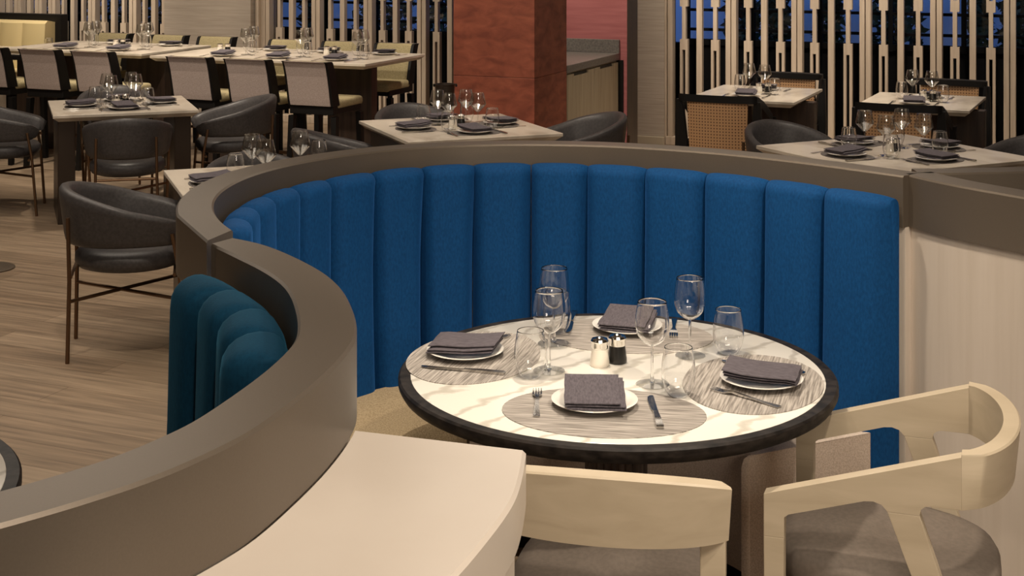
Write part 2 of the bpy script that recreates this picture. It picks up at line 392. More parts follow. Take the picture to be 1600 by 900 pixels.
# ------------------------------------------------------------------ curved partitions
ZR, HR = 1.19, .152
def trace(L): return [at(x, y, ZR) for x, y in L]
inner_px = [(390, 372), (378, 368), (362, 359), (350, 350), (340, 340), (334, 330), (332, 320), (339, 304), (357, 290), (389, 274.5), (439, 260), (496, 249), (560, 239.5), (640, 231.5), (740, 226.5), (840, 225.5), (940, 227.5), (1040, 233), (1140, 241), (1240, 252), (1340, 265), (1411, 275)]
INNER = resample(trace(inner_px), 120, 14)        # travels left -> far -> right: interior on the right hand, so outside = left normal
i0 = min(range(40), key=lambda i: abs(800 + F * INNER[i].x / INNER[i].y - 364) + 1000 * (INNER[i].y > 3.5))
RAIL1 = INNER[i0:]
def partition(label, P, d0, d1, start=None, k=12):
    t = thing('curved_partition', label, 'partition', (P[len(P) // 2].x, P[len(P) // 2].y, 0))
    off = t.location.copy()
    Q = [p - Vector((off.x, off.y)) for p in P]
    s = 1 if d1 > d0 else -1
    st = None if start is None else Vector((start.x - off.x, start.y - off.y))
    link('cap_rail', rect_sweep(Q, d0, d1, ZR - HR, ZR, .005, st, k), BRONZE, t, True, .6)
    link('panel', rect_sweep(Q, d0 + s * .012, d1 - s * .012, .08, ZR - HR, 0, st, k), CREAM, t, True, .6)
    link('plinth', rect_sweep(Q, d0 + s * .03, d1 - s * .03, 0, .08, 0, st, k), DARK, t, True, .6)
    return t
partition('long curved low partition with bronze cap rail wrapping behind the blue booth', RAIL1, 0, .095, at(323, 376.5, ZR), 8)
right_px = [(365, 371.5), (390, 376), (418, 383), (460, 400), (507, 425), (535, 450), (553, 486), (558, 512), (555, 532), (533, 561), (500, 594), (444, 639), (389, 678), (333, 706), (267, 736), (189, 764), (83, 797), (0, 820)]
E2 = trace(right_px); E2 += [E2[-1] + Vector((-.16, -.13, 0)), E2[-1] + Vector((-.36, -.25, 0))]
RAIL2 = resample(E2, 110, 6)                       # travels away from the joint toward the camera: second booth on the right hand
N2 = normals(RAIL2)
partition('s-shaped low partition with bronze cap rail sweeping toward the lower left corner', RAIL2, 0, -.105, at(330, 381, ZR), 14)
R3 = [at(1413, 271.5, ZR), at(1429, 275.8, ZR), at(1487, 288.5, ZR), at(1540, 298, ZR), at(1600, 308.5, ZR)]
R3 += [R3[-1] + Vector((.2, -.3, 0)), R3[-1] + Vector((.38, -.7, 0)), R3[-1] + Vector((.5, -1.2, 0))]
RAIL3 = resample(R3, 50, 4)
partition('low partition with bronze cap rail and cream panel at the right edge', RAIL3, 0, .1)
R4 = [at(1424, 273.2, ZR), at(1451, 273.8, ZR), at(1530, 272, ZR), at(1600, 270.5, ZR)]; R4 += [R4[-1] + Vector((.4, .1, 0)), R4[-1] + Vector((.8, .25, 0))]
R4 = [Vector((p.x, p.y, 0)) + Vector((.03, .03, 0)) for p in R4]
partition('short dark partition branching off to the right behind the cream panel', resample(R4, 30, 3), 0, .09)

# ------------------------------------------------------------------ blue banquette
def channels(P, s_edges, side, matl, parent, zb, top=1.135, name='back_channel', thick=.1, crest=.035, flip=1):
    L = plen(P); N = normals(P)
    def pos(s):
        s = min(max(s, 0), L[-1] - 1e-6); j = 0
        while L[j + 1] < s: j += 1
        t = (s - L[j]) / (L[j + 1] - L[j]); return P[j].lerp(P[j + 1], t), N[j].lerp(N[j + 1], t).normalized()
    for s0, s1 in zip(s_edges, s_edges[1:]):
        secs = []; n = 18
        for i in range(n + 1):
            t = .5 - .5 * math.cos(PI * i / n); t = .5 * (t + i / n) if 0 else t; p, nn = pos(s0 + .0015 + (s1 - s0 - .003) * t)
            e = 2 * t - 1
            bl = 1 - (abs(e) ** 8 if e * flip < 0 else abs(e) ** 4.5)
            zt = top - .008 * (1 - bl) + .002 * (1 - e * e); fr = thick * (.64 + .06 * (1 - e * e) + .30 * bl)
            ring = [(.012, zb), (.012, zt - crest)]
            for k in range(1, 10):
                a = PI * (1 - k / 10); ring.append((.012 + (fr - .012) * (.5 + .5 * math.cos(a)), zt - crest + crest * math.sin(a) ** .8))
            for z_, q in ((zt - crest, 1.0), (zt - .12, 1.015), (zt - .3, 1.05), (.62, 1.12), (.46, 1.2), (zb, 1.2)): ring.append(((fr - (thick * .5 * (1 - bl) * min(1, max(0, (zt - z_) / .35)) if e * flip > 0 else 0)) * q, z_))
            secs.append([(p.x + side * nn.x * d - parent.location.x, p.y + side * nn.y * d - parent.location.y, z) for d, z in ring])
        link(name, loft(secs), matl, parent, True, 1.3)
    return pos
P1 = INNER[8:]; L1_ = plen(P1)
bq = thing('curved_banquette', 'curved booth bench with tall channelled blue velvet back around the round table', 'bench', (.15, 3.8, 0))
def s_at_px(P, L, px):
    best = None
    for i in range(len(P) - 1):
        a, b_ = 800 + F * P[i].x / P[i].y, 800 + F * P[i + 1].x / P[i + 1].y
        if (a - px) * (b_ - px) <= 0 and P[i].y > 3.9: best = L[i] + (L[i + 1] - L[i]) * (px - a) / (b_ - a)
    return best
seams = [s_at_px(P1, L1_, px) for px in (494, 570, 652, 737, 830, 922, 1017, 1114, 1212, 1306)]
seams = [s for s in seams if s is not None]
w = seams[1] - seams[0]; e = [seams[0]]
while e[0] - .165 > .02: e.insert(0, e[0] - .165)
edges = e + seams[1:] + [L1_[-1] - .004]
channels(P1, edges, -1, VELVET, bq, .2)
# seat ring
Ps = INNER[14:]; Ns = normals(Ps); LL = plen(Ps); tot = LL[-1]
secs_seat = []; secs_plinth = []
for i in range(0, len(Ps), 1):
    p, n = Ps[i], -Ns[i]; f = LL[i] / tot
    q0 = p + n * .1; q1 = p + n * .45
    if f > .86:
        k = (f - .86) / .14; k = k * k * (3 - 2 * k)
        q1 = q1.lerp(Vector((.63, 3.885)), k); q0 = q0.lerp(Vector((1.035, 4.085)), k)
    d = (q1 - q0); L_ = d.length; d.normalize()
    def R_(off, z): v = q0 + d * off - Vector((.15, 3.8)); return (v.x, v.y, z)
    secs_seat.append([R_(0, .1), R_(0, .455), R_(L_ - .025, .46), R_(L_ - .008, .452), R_(L_, .43), R_(L_, .13), R_(L_ - .015, .1)])
    secs_plinth.append([R_(.03, 0), R_(.03, .1), R_(L_ - .07, .1), R_(L_ - .07, 0)])
k = int(len(secs_seat) * .42)
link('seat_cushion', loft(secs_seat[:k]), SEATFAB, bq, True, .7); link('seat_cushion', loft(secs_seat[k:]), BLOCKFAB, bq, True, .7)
link('plinth', loft(secs_plinth), DARK, bq)
# second booth: teal back hugging the S partition
P2 = [p - n * .105 for p, n in zip(RAIL2, N2)][3:80]; L2_ = plen(P2)
bt = thing('channelled_bench_back', 'teal velvet channelled bench back of the neighbouring booth inside the s-shaped partition', 'bench', (-.7, 3.1, 0))
channels(P2, [.01, .19, .37, .55, .73], -1, TEAL, bt, .2, top=1.15, thick=.14, crest=.06)

# ------------------------------------------------------------------ cream service ledge, lower left
ZS = 1.036
led = [(556, 676), (640, 688), (822, 703.5), (817, 737), (806, 775), (785, 809), (762, 839), (721, 888), (650, 960), (560, 1040)]
lp = [at(x, y, ZS) for x, y in led]
left = [p for p, n in zip(RAIL2, N2)][28:72]
poly_back = []
edge = resample([lp[2], lp[3], lp[4], lp[5], lp[6], lp[7], lp[8], lp[9]], 40, 3)
inn = [RAIL2[i] + N2[i] * .002 for i in range(len(RAIL2))]
startpt = Vector((lp[0].x, lp[0].y))
j0 = min(range(len(inn)), key=lambda i: (inn[i] - startpt).length)
innr = resample(inn[j0:j0 + 48], 40)
t = thing('service_ledge', 'cream stone topped service ledge curving against the s-shaped partition at the front', 'counter', (0, 2.2, 0))
def ledge(z0, z1, off, bev=0):
    A, B = innr, edge; NB = normals(B); secs = []
    for a, b_, n in zip(A, B, NB):
        b_ = b_ - n * 0 - (b_ - a).normalized() * off
        secs.append([(a.x, a.y - 2.2, z0), (b_.x, b_.y - 2.2, z0), (b_.x, b_.y - 2.2, z1 - .006), (b_.x - .006, b_.y - 2.2, z1), (a.x, a.y - 2.2, z1)])
    return loft(secs)
link('top_slab', ledge(ZS - .09, ZS, 0), STONE, t, True, .5)
link('body', ledge(.08, ZS - .09, .02), CREAM, t, True, .5)

# ------------------------------------------------------------------ tables
def oval(rx, ry, n=48): return [(rx * math.cos(2 * PI * i / n), ry * math.sin(2 * PI * i / n)) for i in range(n)]
TC = Vector((.273, 3.712)); TZ = .75
def round_table(loc, label):
    t = thing('round_table', label, 'table', loc)
    link('tabletop', lathe([(0, TZ - .03), (.536, TZ - .03), (.538, TZ - .001), (.536, TZ), (0, TZ)], 96), MARBLE, t, True, .6)
    link('edge_band', lathe([(.5, TZ - .043), (.545, TZ - .043), (.562, TZ - .034), (.57, TZ - .02), (.57, TZ - .006), (.565, TZ - .001), (.5385, TZ - .001), (.5385, TZ - .031), (.5, TZ - .031)], 96), BLACKWOOD, t, True, .7)
    bm = bmesh.new(); n = 72
    bm_loft(bm, [[((.082 - (.006 if i % 3 == 0 else 0)) * math.cos(2 * PI * i / n), (.082 - (.006 if i % 3 == 0 else 0)) * math.sin(2 * PI * i / n), z) for i in range(n)] for z in (.02, TZ - .05)])
    link('pedestal', bm, WALNUT, t)
    link('base', lathe([(0, 0), (.3, 0), (.3, .012), (.28, .02), (0, .024)], 48), DARK, t, True, .6)
    return t
main = round_table((TC.x, TC.y, 0), 'round marble topped table with black oak rim set for four inside the blue booth')
dup(main, (-1.585, 2.835, 0), .5, 'black rimmed round table of the neighbouring booth, cut off by the left edge')

def slab_table(loc, rz, w, d, label, zt=.73, legs='x', name='square_table'):
    t = thing(name, label, 'table', loc, rz)
    bm = bmesh.new()
    pr = lambda o, z: [(-w / 2 + o, -d / 2 + o, z), (w / 2 - o, -d / 2 + o, z), (w / 2 - o, d / 2 - o, z), (-w / 2 + o, d / 2 - o, z)]
    bm_loft(bm, [pr(.035, zt - .045), pr(.0, zt - .018), pr(0, zt - .002), pr(.002, zt)])
    link('tabletop', bm, MARBLE2, t)
    for s in (-1, 1):
        if legs == 'x': link('leg', box(s * (w / 2 - .09) - .055, s * (w / 2 - .09) + .055, -d * .36, d * .36, 0, zt - .045, bev=.004), DKBRONZE, t)
        else: link('leg', box(s * w * .3 - .2, s * w * .3 + .2, -.05, .05, 0, zt - .045, bev=.004), WALNUT, t)
    return t
def frame_from(pl, pr_, depth):            # near-left and near-right corners -> centre, rotation, width
    a = Vector((pl[0], pl[1])); b_ = Vector((pr_[0], pr_[1])); u = (b_ - a); w = u.length; u.normalize(); v = Vector((-u.y, u.x))
    c = (a + b_) / 2 + v * depth / 2; return (c.x, c.y, 0), math.atan2(u.y, u.x), w
TB = {}
def mk(key, pl, pr_, depth, label, **k):
    loc, rz, w = frame_from(pl, pr_, depth); TB[key] = (Vector(loc), rz, w, depth, k.get('zt', .73)); return slab_table(loc, rz, w, depth, label, **k)
mk('left', (-2.96, 9.12), (-2.09, 9.44), .9, 'marble table on dark slab legs at the left, ringed by leather armchairs')
mk('rail', (-1.475, 6.33), (-.64, 6.64), .72, 'marble table corner peeping out behind the left curve of the booth partition')
mk('mid', (-.585, 7.96), (.30, 8.32), 1.0, 'marble table set for four in front of the red column')
mk('right', (1.81, 6.9), (2.75, 7.36), 1.04, 'marble table set for four behind the right end of the booth partition')
mk('cane_l', at(1075, 152, .73), at(1241, 160, .73), .95, 'pale two seat table with cane chairs, the left of the pair before the right screen', legs='y', name='dining_table')
mk('cane_r', at(1336, 164, .73), at(1515, 173, .73), .9, 'pale two seat table with cane chairs, the right of the pair before the right screen', legs='y', name='dining_table')
c = Vector((-1.11, 10.7)); ux = UX
mk('bar', c - ux * 1.98, c, 1.02, 'long high marble bar table with three stools on each side, left of the red column', zt=.92, legs='y', name='bar_table')
c2 = Vector((-3.05, 11.65))
mk('bar2', c2 - ux * 1.5, c2, .98, 'high marble bar table in front of the far left screen', zt=.92, legs='y', name='bar_table')
t3 = slab_table((-4.96, 14.08, 0), UANG, .95, .6, 'small black edged table in front of the yellow corner bench', zt=.76, legs='y', name='dining_table')
t3.children[0].data.materials[0] = MARBLE2
link('edge_band', box(-.485, .485, -.31, .31, .69, .735, bev=.004), DARK, t3)

# yellow corner bench
yb = thing('corner_bench', 'pale yellow channelled corner bench with dark cap at the far left', 'bench', (-5.32, 14.9, 0), UANG)
for i in range(6):
    x0 = -1.38 + i * .3
    secs = []
    for k in range(9):
        tt = k / 8; bl = .03 * (1 - abs(2 * tt - 1) ** 3); x = x0 + .3 * tt
        secs.append([(x, .25, .5), (x, .25, .98), (x, .14, 1.0), (x, .1 - bl, .97), (x, .06 - bl, .5)])
    link('back_channel', loft(secs), YELLOW, yb, True, .9)
link('seat_cushion', box(-1.38, .42, -.38, .08, .38, .5, bev=.03, seg=3), YELLOW, yb, True, .8)
link('cap', box(-1.4, .5, .25, .36, .02, 1.06, bev=.005), DARK, yb); link('base', box(-1.36, .4, -.3, .25, 0, .38), DARK, yb)

# ------------------------------------------------------------------ chairs
def leather_chair(label, loc, rz):
    t = thing('leather_armchair', label, 'chair', loc, rz)
    secs = []; n = 36
    for i in range(n + 1):
        f = -1 + 2 * i / n; th = math.radians(-90 + f * 126)
        cx, cy = math.cos(th), math.sin(th)
        e = abs(f) ** 1.7
        zt, zb = .765 - .16 * e, .50 + .005 * e
        end = 1 - max(0, (abs(f) - .93) / .07) ** 2 * .35
        zm, hh = (zt + zb) / 2, (zt - zb) / 2 * end
        ring = []
        for a, b_ in ((0, -1), (.5, -.97), (.9, -.86), (1, -.6), (1, 0), (1, .6), (.9, .86), (.5, .97), (0, 1), (-.5, .97), (-.9, .86), (-1, .6), (-1, 0), (-1, -.6), (-.9, -.86), (-.5, -.97)):
            r = .272 + .028 * a * end + .016 * b_
            ring.append((cx * r * .9, cy * r * (1.02 if cy < 0 else 1.5) + .0, zm + b_ * hh))
        secs.append(ring)
    link('backrest', loft(secs), LEATHER, t, True, 1.0)
    bm = bmesh.new(); prof = [(0, .385), (.2, .385), (.23, .395), (.245, .42), (.243, .45), (.225, .47), (.18, .478), (0, .482)]
    bm_lathe(bm, prof, 40, sx=.96, sy=1.02); link('seat', bm, LEATHER, t, True, 1.0)
    for sx in (-1, 1):
        link('leg', tube([(sx * .2, -.262, 0), (sx * .185, -.255, .36), (sx * .18, -.262, .64)], .0095), COPPER, t)
        link('leg', tube([(sx * .235, .25, 0), (sx * .25, .22, .4), (sx * .254, .19, .565)], .0095), COPPER, t)
    for sx in (-1, 1): link('stretcher', tube([(-sx * .19, -.258, .27), (sx * .245, .228, .27)], .0085), COPPER, t)
    for sy in (-1, 1): link('seat_bracket', tube([(-.19 if sy < 0 else -.24, sy * (.25 if sy < 0 else .2), .378), (.19 if sy < 0 else .24, sy * (.25 if sy < 0 else .2), .378)], .0085), COPPER, t)
    return t
def face(p, q): return math.atan2(q[1] - p[1], q[0] - p[0]) - PI / 2
def tcorner(key, x, y):
    loc, rz, w, d, z = TB[key]; return Vector((loc.x + math.cos(rz) * x - math.sin(rz) * y, loc.y + math.sin(rz) * x + math.cos(rz) * y))
rzL = TB['left'][1]
lc = leather_chair('charcoal leather armchair seen whole, standing on the open floor left of the booth', (-1.75, 6.5, 0), math.radians(-78))
lc2 = dup(lc, (*tcorner('left', -.02, -.72), 0), rzL - .12, 'charcoal leather armchair pushed up to the front of the left slab leg table')
for k_, loc, rz, lab in (
    ('l', (-3.5, 9.72), math.radians(-78), 'charcoal leather armchair left of the left slab leg table, cut by the picture edge'),
    ('r', (-1.98, 9.98), math.radians(108), 'charcoal leather armchair at the right side of the left slab leg table'),
    ('b', (-2.93, 10.45), rzL + PI, 'charcoal leather armchair behind the left slab leg table, mostly hidden'),
    ('ml', (-.99, 8.37), TB['mid'][1] - PI / 2, 'charcoal leather armchair at the left of the table in front of the red column'),
    ('rf', (-1.28, 7.14), TB['rail'][1] + PI, 'charcoal leather armchair behind the table at the left curve of the partition'),
    ('mb', (-.62, 9.3), TB['mid'][1] + PI, 'charcoal leather armchair at the far side of the table in front of the red column'),
    ('mr', (.42, 8.95), TB['mid'][1] + PI / 2, 'charcoal leather armchair between the red column and the oak service cabinet'),
    ('rl', (1.68, 8.42), TB['right'][1] + PI, 'charcoal leather armchair behind the right partition table on its left side'),
    ('rr', (2.9, 7.98), TB['right'][1] + PI / 2, 'charcoal leather armchair at the right edge, beyond the right partition table')):
    dup(lc, (loc[0], loc[1], 0), rz, lab)

def bar_stool(label, loc, rz):
    t = thing('bar_stool', label, 'stool', loc, rz)
    # faces +y; back at -y
    def backp(o0, o1):
        out = []
        for z, y in ((.64, -.185), (.68, -.195), (.76, -.212), (.86, -.235), (.93, -.258), (.96, -.27), (.972, -.285)): out.append((y, z))
        return out
    bp = backp(0, 0)
    def shell(x0, x1, t0, t1): 
        poly = [(y + t0, z) for y, z in bp] + [(y + t1, z) for y, z in reversed(bp)]
        return prism(poly, 'x', x0, x1, .004)
    link('back_panel', shell(-.17, .17, -.035, -.012), MAUVE, t)
    link('back_cushion', shell(-.165, .165, .01, .045), OLIVE, t)
    bm = bmesh.new()
    for x0, x1 in ((-.19, -.165), (.165, .19)): bm_prism(bm, [(y - .03, z) for y, z in bp] + [(y + .055 + (.96 - z) * .05, z) for y, z in reversed(bp)], 'x', x0, x1)
    bm_prism(bm, [(y - .012, z) for y, z in bp] + [(y + .01, z) for y, z in reversed(bp)], 'x', -.165, .165)
    link('back_frame', bm, DARK, t)
    link('seat', box(-.19, .19, -.15, .25, .61, .68, bev=.025, seg=3), OLIVE, t, True, .9)
    link('seat_frame', box(-.185, .185, -.205, .22, .575, .64, bev=.006), DARK, t)
    for sx in (-1, 1):
        for y0, y1 in ((-.17, -.2), (.2, .21)):
            link('leg', loft([[(sx * .195 + a * .018, y1 + b_ * .018, 0) for a, b_ in ((-1, -1), (1, -1), (1, 1), (-1, 1))], [(sx * .18 + a * .022, y0 + b_ * .024, .56) for a, b_ in ((-1, -1), (1, -1), (1, 1), (-1, 1))]]), DARK, t)
    link('footrest', box(-.18, .18, .185, .205, .2, .225, bev=.004), COPPER, t)
    return t
bl, brz, bw, bd, bz = TB['bar']; b2 = TB['bar2']
st = None
ords = ('first', 'second', 'third')
for i, x in enumerate((.76, .25, -.27)):
    p = tcorner('bar', x, -bd / 2 - .2)
    lab = 'mauve fabric bar stool in front of the long bar table, %s' % ('nearest to the red column', 'middle one of the three', 'leftmost of the three')[i]
    if st is None: st = bar_stool(lab, (p.x, p.y, 0), brz)
    else: dup(st, (p.x, p.y, 0), brz, lab)
for i, x in enumerate((.56, .04, -.5)):
    p = tcorner('bar', x, bd / 2 + .06); dup(st, (p.x, p.y, 0), brz + PI, 'olive fronted bar stool behind the long bar table, %s' % ('at the right end', 'middle one of the far side', 'left one of the far side')[i])
for i, x in enumerate((.63, .1, -.45)):
    p = tcorner('bar2', x, -b2[3] / 2 - .2); dup(st, (p.x, p.y, 0), brz, 'mauve bar stool before the far left bar table, %s' % ('right one of its row', 'the middle one', 'cut by the left edge')[i])
for i, x in enumerate((.6, .08, -.55)):
    p = tcorner('bar2', x, b2[3] / 2 + .06); dup(st, (p.x, p.y, 0), brz + PI, 'olive bar stool behind the far left bar table, %s' % ('nearest to the grasscloth pier', 'in the middle of the far side', 'beside the yellow corner bench')[i])

def cane_chair(label, loc, rz):
    t = thing('cane_chair', label, 'chair', loc, rz)
    def arc(f, r0=.27): a = math.radians(-90 + f * 62); return Vector((.36 * math.sin(math.radians(f * 50)), -.27 + .10 * (1 - math.cos(math.radians(f * 50)))))
    secs = []
    for i in range(13):
        f = -1 + i / 6; p = arc(f * .9)
        g = .84
        secs.append([(p.x * g * .92, p.y - .006, .28), (p.x * g * .92, p.y + .006, .28), (p.x * g, p.y - .012, .76), (p.x * g, p.y - .024, .76)])
    link('cane_back', loft(secs), CANE, t, True, .6)
    secs = []
    for i in range(25):
        f = -1.35 + 2.7 * i / 24; af = min(abs(f), 1)
        p = arc(max(-1, min(1, f)));
        z = .785; x, y = p.x, p.y - .015
        if abs(f) > 1:
            k = (abs(f) - 1) / .35; s = 1 if f > 0 else -1
            x = p.x + s * .02 * k; y = p.y - .015 + k * .34; z = .785 - .155 * k ** 1.3
        secs.append([(x * 1.0, y - .02, z - .035), (x, y + .022, z - .035), (x, y + .022, z + .01), (x, y - .02, z + .016)])
    link('arm_rail', loft(secs), DARK, t, True, .6)
    for s in (-1, 1):
        link('back_post', loft([[(s * .27 + a * .03, -.19 + b_ * .022, 0) for a, b_ in ((-1, -1), (1, -1), (1, 1), (-1, 1))], [(s * .265 + a * .045, -.215 + b_ * .022, .4) for a, b_ in ((-1, -1), (1, -1), (1, 1), (-1, 1))], [(s * .275 + a * .022, -.235 + b_ * .022, .76) for a, b_ in ((-1, -1), (1, -1), (1, 1), (-1, 1))]]), DARK, t)
        link('front_leg', loft([[(s * .275 + a * .018, .21 + b_ * .018, 0) for a, b_ in ((-1, -1), (1, -1), (1, 1), (-1, 1))], [(s * .294 + a * .02, .135 + b_ * .022, .62) for a, b_ in ((-1, -1), (1, -1), (1, 1), (-1, 1))]]), DARK, t)
    link('seat', box(-.25, .25, -.2, .24, .41, .48, bev=.025, seg=3), DARK, t, True, .9)
    link('seat_rail', box(-.255, .255, -.21, .22, .36, .41, bev=.004), DARK, t)
    return t
p = tcorner('cane_l', -.06, -TB['cane_l'][3] / 2 - .12); rzc = TB['cane_l'][1]
cc = cane_chair('black framed cane back chair seen from behind at the left cane chair table', (p.x, p.y, 0), rzc)
p = tcorner('cane_l', .02, TB['cane_l'][3] / 2 + .2); dup(cc, (p.x, p.y, 0), rzc + PI, 'black framed cane chair on the window side of the left cane chair table')
rzc = TB['cane_r'][1]
p = tcorner('cane_r', -.02, -TB['cane_r'][3] / 2 - .14); dup(cc, (p.x, p.y, 0), rzc, 'black framed cane back chair seen from behind at the right cane chair table')
p = tcorner('cane_r', .06, TB['cane_r'][3] / 2 + .2); dup(cc, (p.x, p.y, 0), rzc + PI, 'black framed cane chair on the window side of the right cane chair table')

# pale ash armchairs at the round table
def ash_chair(label, loc, rz, arms=True):
    t = thing('wooden_armchair' if arms else 'wooden_chair', label, 'chair', loc, rz)      # faces +y
    X0, TH, SAG = (.249, .034, .085) if arms else (.262, .034, .05)
    secs = []
    n = 24; R_ang = 70
    for i in range(n + 1):
        f = -1 + 2 * i / n; a = math.radians(f * R_ang)
        # flattened arc through (+-X0,-.22) with its deepest point at y=-.33
        x = X0 * math.sin(a) / math.sin(math.radians(R_ang)); y = -.22 - SAG * (math.cos(a) - math.cos(math.radians(R_ang))) / (1 - math.cos(math.radians(R_ang)))
        tx = X0 * math.cos(a); ty = SAG * math.sin(a) * 1.4; tl = math.hypot(tx, ty); nx, ny = ty / tl, -tx / tl
        g = 1 - f * f; zt, zb = (.774, .654) if arms else (.76 + .022 * g, .648 - .014 * g)
        lean = .008
        secs.append([(x + nx * (TH / 2 - lean), y + ny * (TH / 2 - lean), zb), (x + nx * (TH / 2 + .004), y + ny * (TH / 2 + .004), zt - .004), (x + nx * (TH / 2), y + ny * (TH / 2), zt), (x - nx * TH / 2, y - ny * TH / 2, zt), (x - nx * (TH / 2 + lean), y - ny * (TH / 2 + lean), zb)])
    if arms:
        e0 = lambda q: [(q * (X0 + TH / 2), -.205, .654), (q * (X0 + TH / 2), -.205, .770), (q * (X0 + TH / 2), -.205, .774), (q * (X0 - TH / 2), -.205, .774), (q * (X0 - TH / 2), -.205, .654)]
        secs[0], secs[-1] = e0(-1), e0(1)
    link('backrest', loft(secs), ASH, t, True, .6)
    for s in (-1, 1):
        xa, xb = s * X0 - TH / 2, s * X0 + TH / 2
        if not arms:
            link('rear_leg', prism([(-.185, .66), (-.232, .66), (-.26, 0), (-.22, 0)], 'x', s * .235 - .026, s * .235 + .026, .0025), ASH, t)
            link('front_leg', prism([(.21, .385), (.165, .385), (.17, 0), (.205, 0)], 'x', s * .22 - .02, s * .22 + .02, .0025), ASH, t); continue
        poly = [(-.205, .769), (.22, .635), (.22, .54), (.175, .54), (.175, .588), (.165, .596), (.0, .648), (-.02, .65), (-.038, .645), (-.05, .63), (-.118, .63), (-.12, .645), (-.128, .652), (-.14, .654), (-.205, .654)]
        link('armrest', prism(poly, 'x', xa, xb, .001), ASH, t)
        link('front_leg', prism([(.22, .54), (.175, .54), (.178, 0), (.216, 0)], 'x', xa, xb, .001), ASH, t)
        link('rear_leg', prism([(-.05, .63), (-.118, .63), (-.33, 0), (-.29, 0)], 'x', xa, xb, .001), ASH, t)
    bm = bmesh.new(); N_ = 44; secs = []
    def sup(r, z): return [(math.copysign(abs(math.cos(2 * PI * i / N_)) ** .62, math.cos(2 * PI * i / N_)) * .232 * r, -.03 + math.copysign(abs(math.sin(2 * PI * i / N_)) ** .7, math.sin(2 * PI * i / N_)) * .255 * r, z + .02 * math.sin(2 * PI * i / N_)) for i in range(N_)]
    bm_loft(bm, [sup(.93, .385), sup(.98, .395), sup(1, .42), sup(.99, .45), sup(.95, .468), sup(.8, .478), sup(.4, .482), sup(.05, .482)])
    link('seat', bm, TAUPE, t, True, 1.0)
    link('seat_rail', box(-.25, .25, -.1, .18, .355, .385, bev=.004), ASH, t)
    return t
ash_chair('pale ash armchair with taupe seat at the lower right, turned sideways to the table', (.863, 3.361, 0), math.radians(160.4 - 90))
Rr = Vector((.4445, 2.914)); fdir = Vector((.2, .98)).normalized(); rt = Vector((fdir.y, -fdir.x))
c = Rr - rt * .265 + fdir * .22
ash_chair('armless pale ash chair seen from behind at the near side of the round table', (c.x, c.y, 0), math.atan2(fdir.y, fdir.x) - PI / 2, False)

# ------------------------------------------------------------------ tableware
def shell(prof, th, closed=True, k=5):     # outer profile -> thin wall of even thickness, closed on the axis
    P = [Vector(p) for p in prof]; D = []
    for i in range(len(P) - 1):
        p0, p1, p2, p3 = P[max(i - 1, 0)], P[i], P[i + 1], P[min(i + 2, len(P) - 1)]
        for j in range(k):
            t = j / k; D.append(.5 * (2 * p1 + (p2 - p0) * t + (2 * p0 - 5 * p1 + 4 * p2 - p3) * t * t + (3 * p1 - p0 - 3 * p2 + p3) * t ** 3))
    D.append(P[-1]); I = []
    for i in range(len(D)):
        t = (D[min(i + 1, len(D) - 1)] - D[max(i - 1, 0)]).normalized(); I.append(D[i] + Vector((-t.y, t.x)) * th)
    I = [q for q in I if q.x > .002]
    top = (D[-1] + I[-1]) / 2 + Vector((0, th * .5))
    return [(0, D[0].y)] + [tuple(q) for q in D if q.x > 1e-5] + [tuple(top)] + [tuple(q) for q in reversed(I)] + [(0, I[0].y)]
def wine_glass_round(label, loc):
    t = thing('wine_glass', label, 'wine glass', loc)
    link('bowl', lathe(shell([(.003, .0985), (.012, .1015), (.024, .109), (.035, .122), (.0415, .140), (.0432, .156), (.0412, .182), (.0365, .212)], .0011), 48), GLASS, t, True, 1.2)
    link('stem', lathe([(0, .006), (.0065, .006), (.0045, .014), (.0035, .04), (.0035, .08), (.0042, .0985), (0, .0985)], 16), GLASS, t, True, 1.2)
    link('foot', lathe([(0, 0), (.041, 0), (.042, .0012), (.041, .0025), (.02, .004), (.0065, .006), (0, .006)], 40), FOOT, t, True, .8)
    return t
def wine_glass_angular(label, loc):
    t = thing('wine_glass', label, 'wine glass', loc)
    o_ = [(.004, .098), (.01, .1), (.049, .143), (.05, .148), (.036, .215)]; i_ = [(.0348, .215), (.0484, .147), (.0475, .1435), (.009, .104), (0, .103)]
    link('bowl', lathe(o_ + i_, 32), GLASS2, t, True, .5)
    link('stem', lathe([(.0065, .005), (.0045, .014), (.0035, .04), (.0035, .08), (.0042, .098)], 10), GLASS2, t, True, 1.2)
    link('foot', lathe([(0, 0), (.041, 0), (.041, .0025), (.0065, .005), (0, .005)], 32), GLASS2, t, True, .8)
    return t
def tumbler(label, loc):
    pr = shell([(.019, .0012), (.024, .003), (.033, .016), (.0395, .034), (.0422, .052), (.0412, .08), (.0375, .105), (.0348, .122)], .0013)
    o = link('water_tumbler', lathe(pr, 48), GLASS, None, True, 1.2); o.location = loc; return tag(o, label, 'glass')
def plate(label, loc):
    o = link('dinner_plate', lathe([(0, 0), (.06, 0), (.065, .003), (.09, .011), (.104, .016), (.105, .0175), (.103, .0185), (.088, .0145), (.065, .007), (0, .0065)], 64), CHINA, None, True, 1.2)
    o.location = loc; return tag(o, label, 'plate')
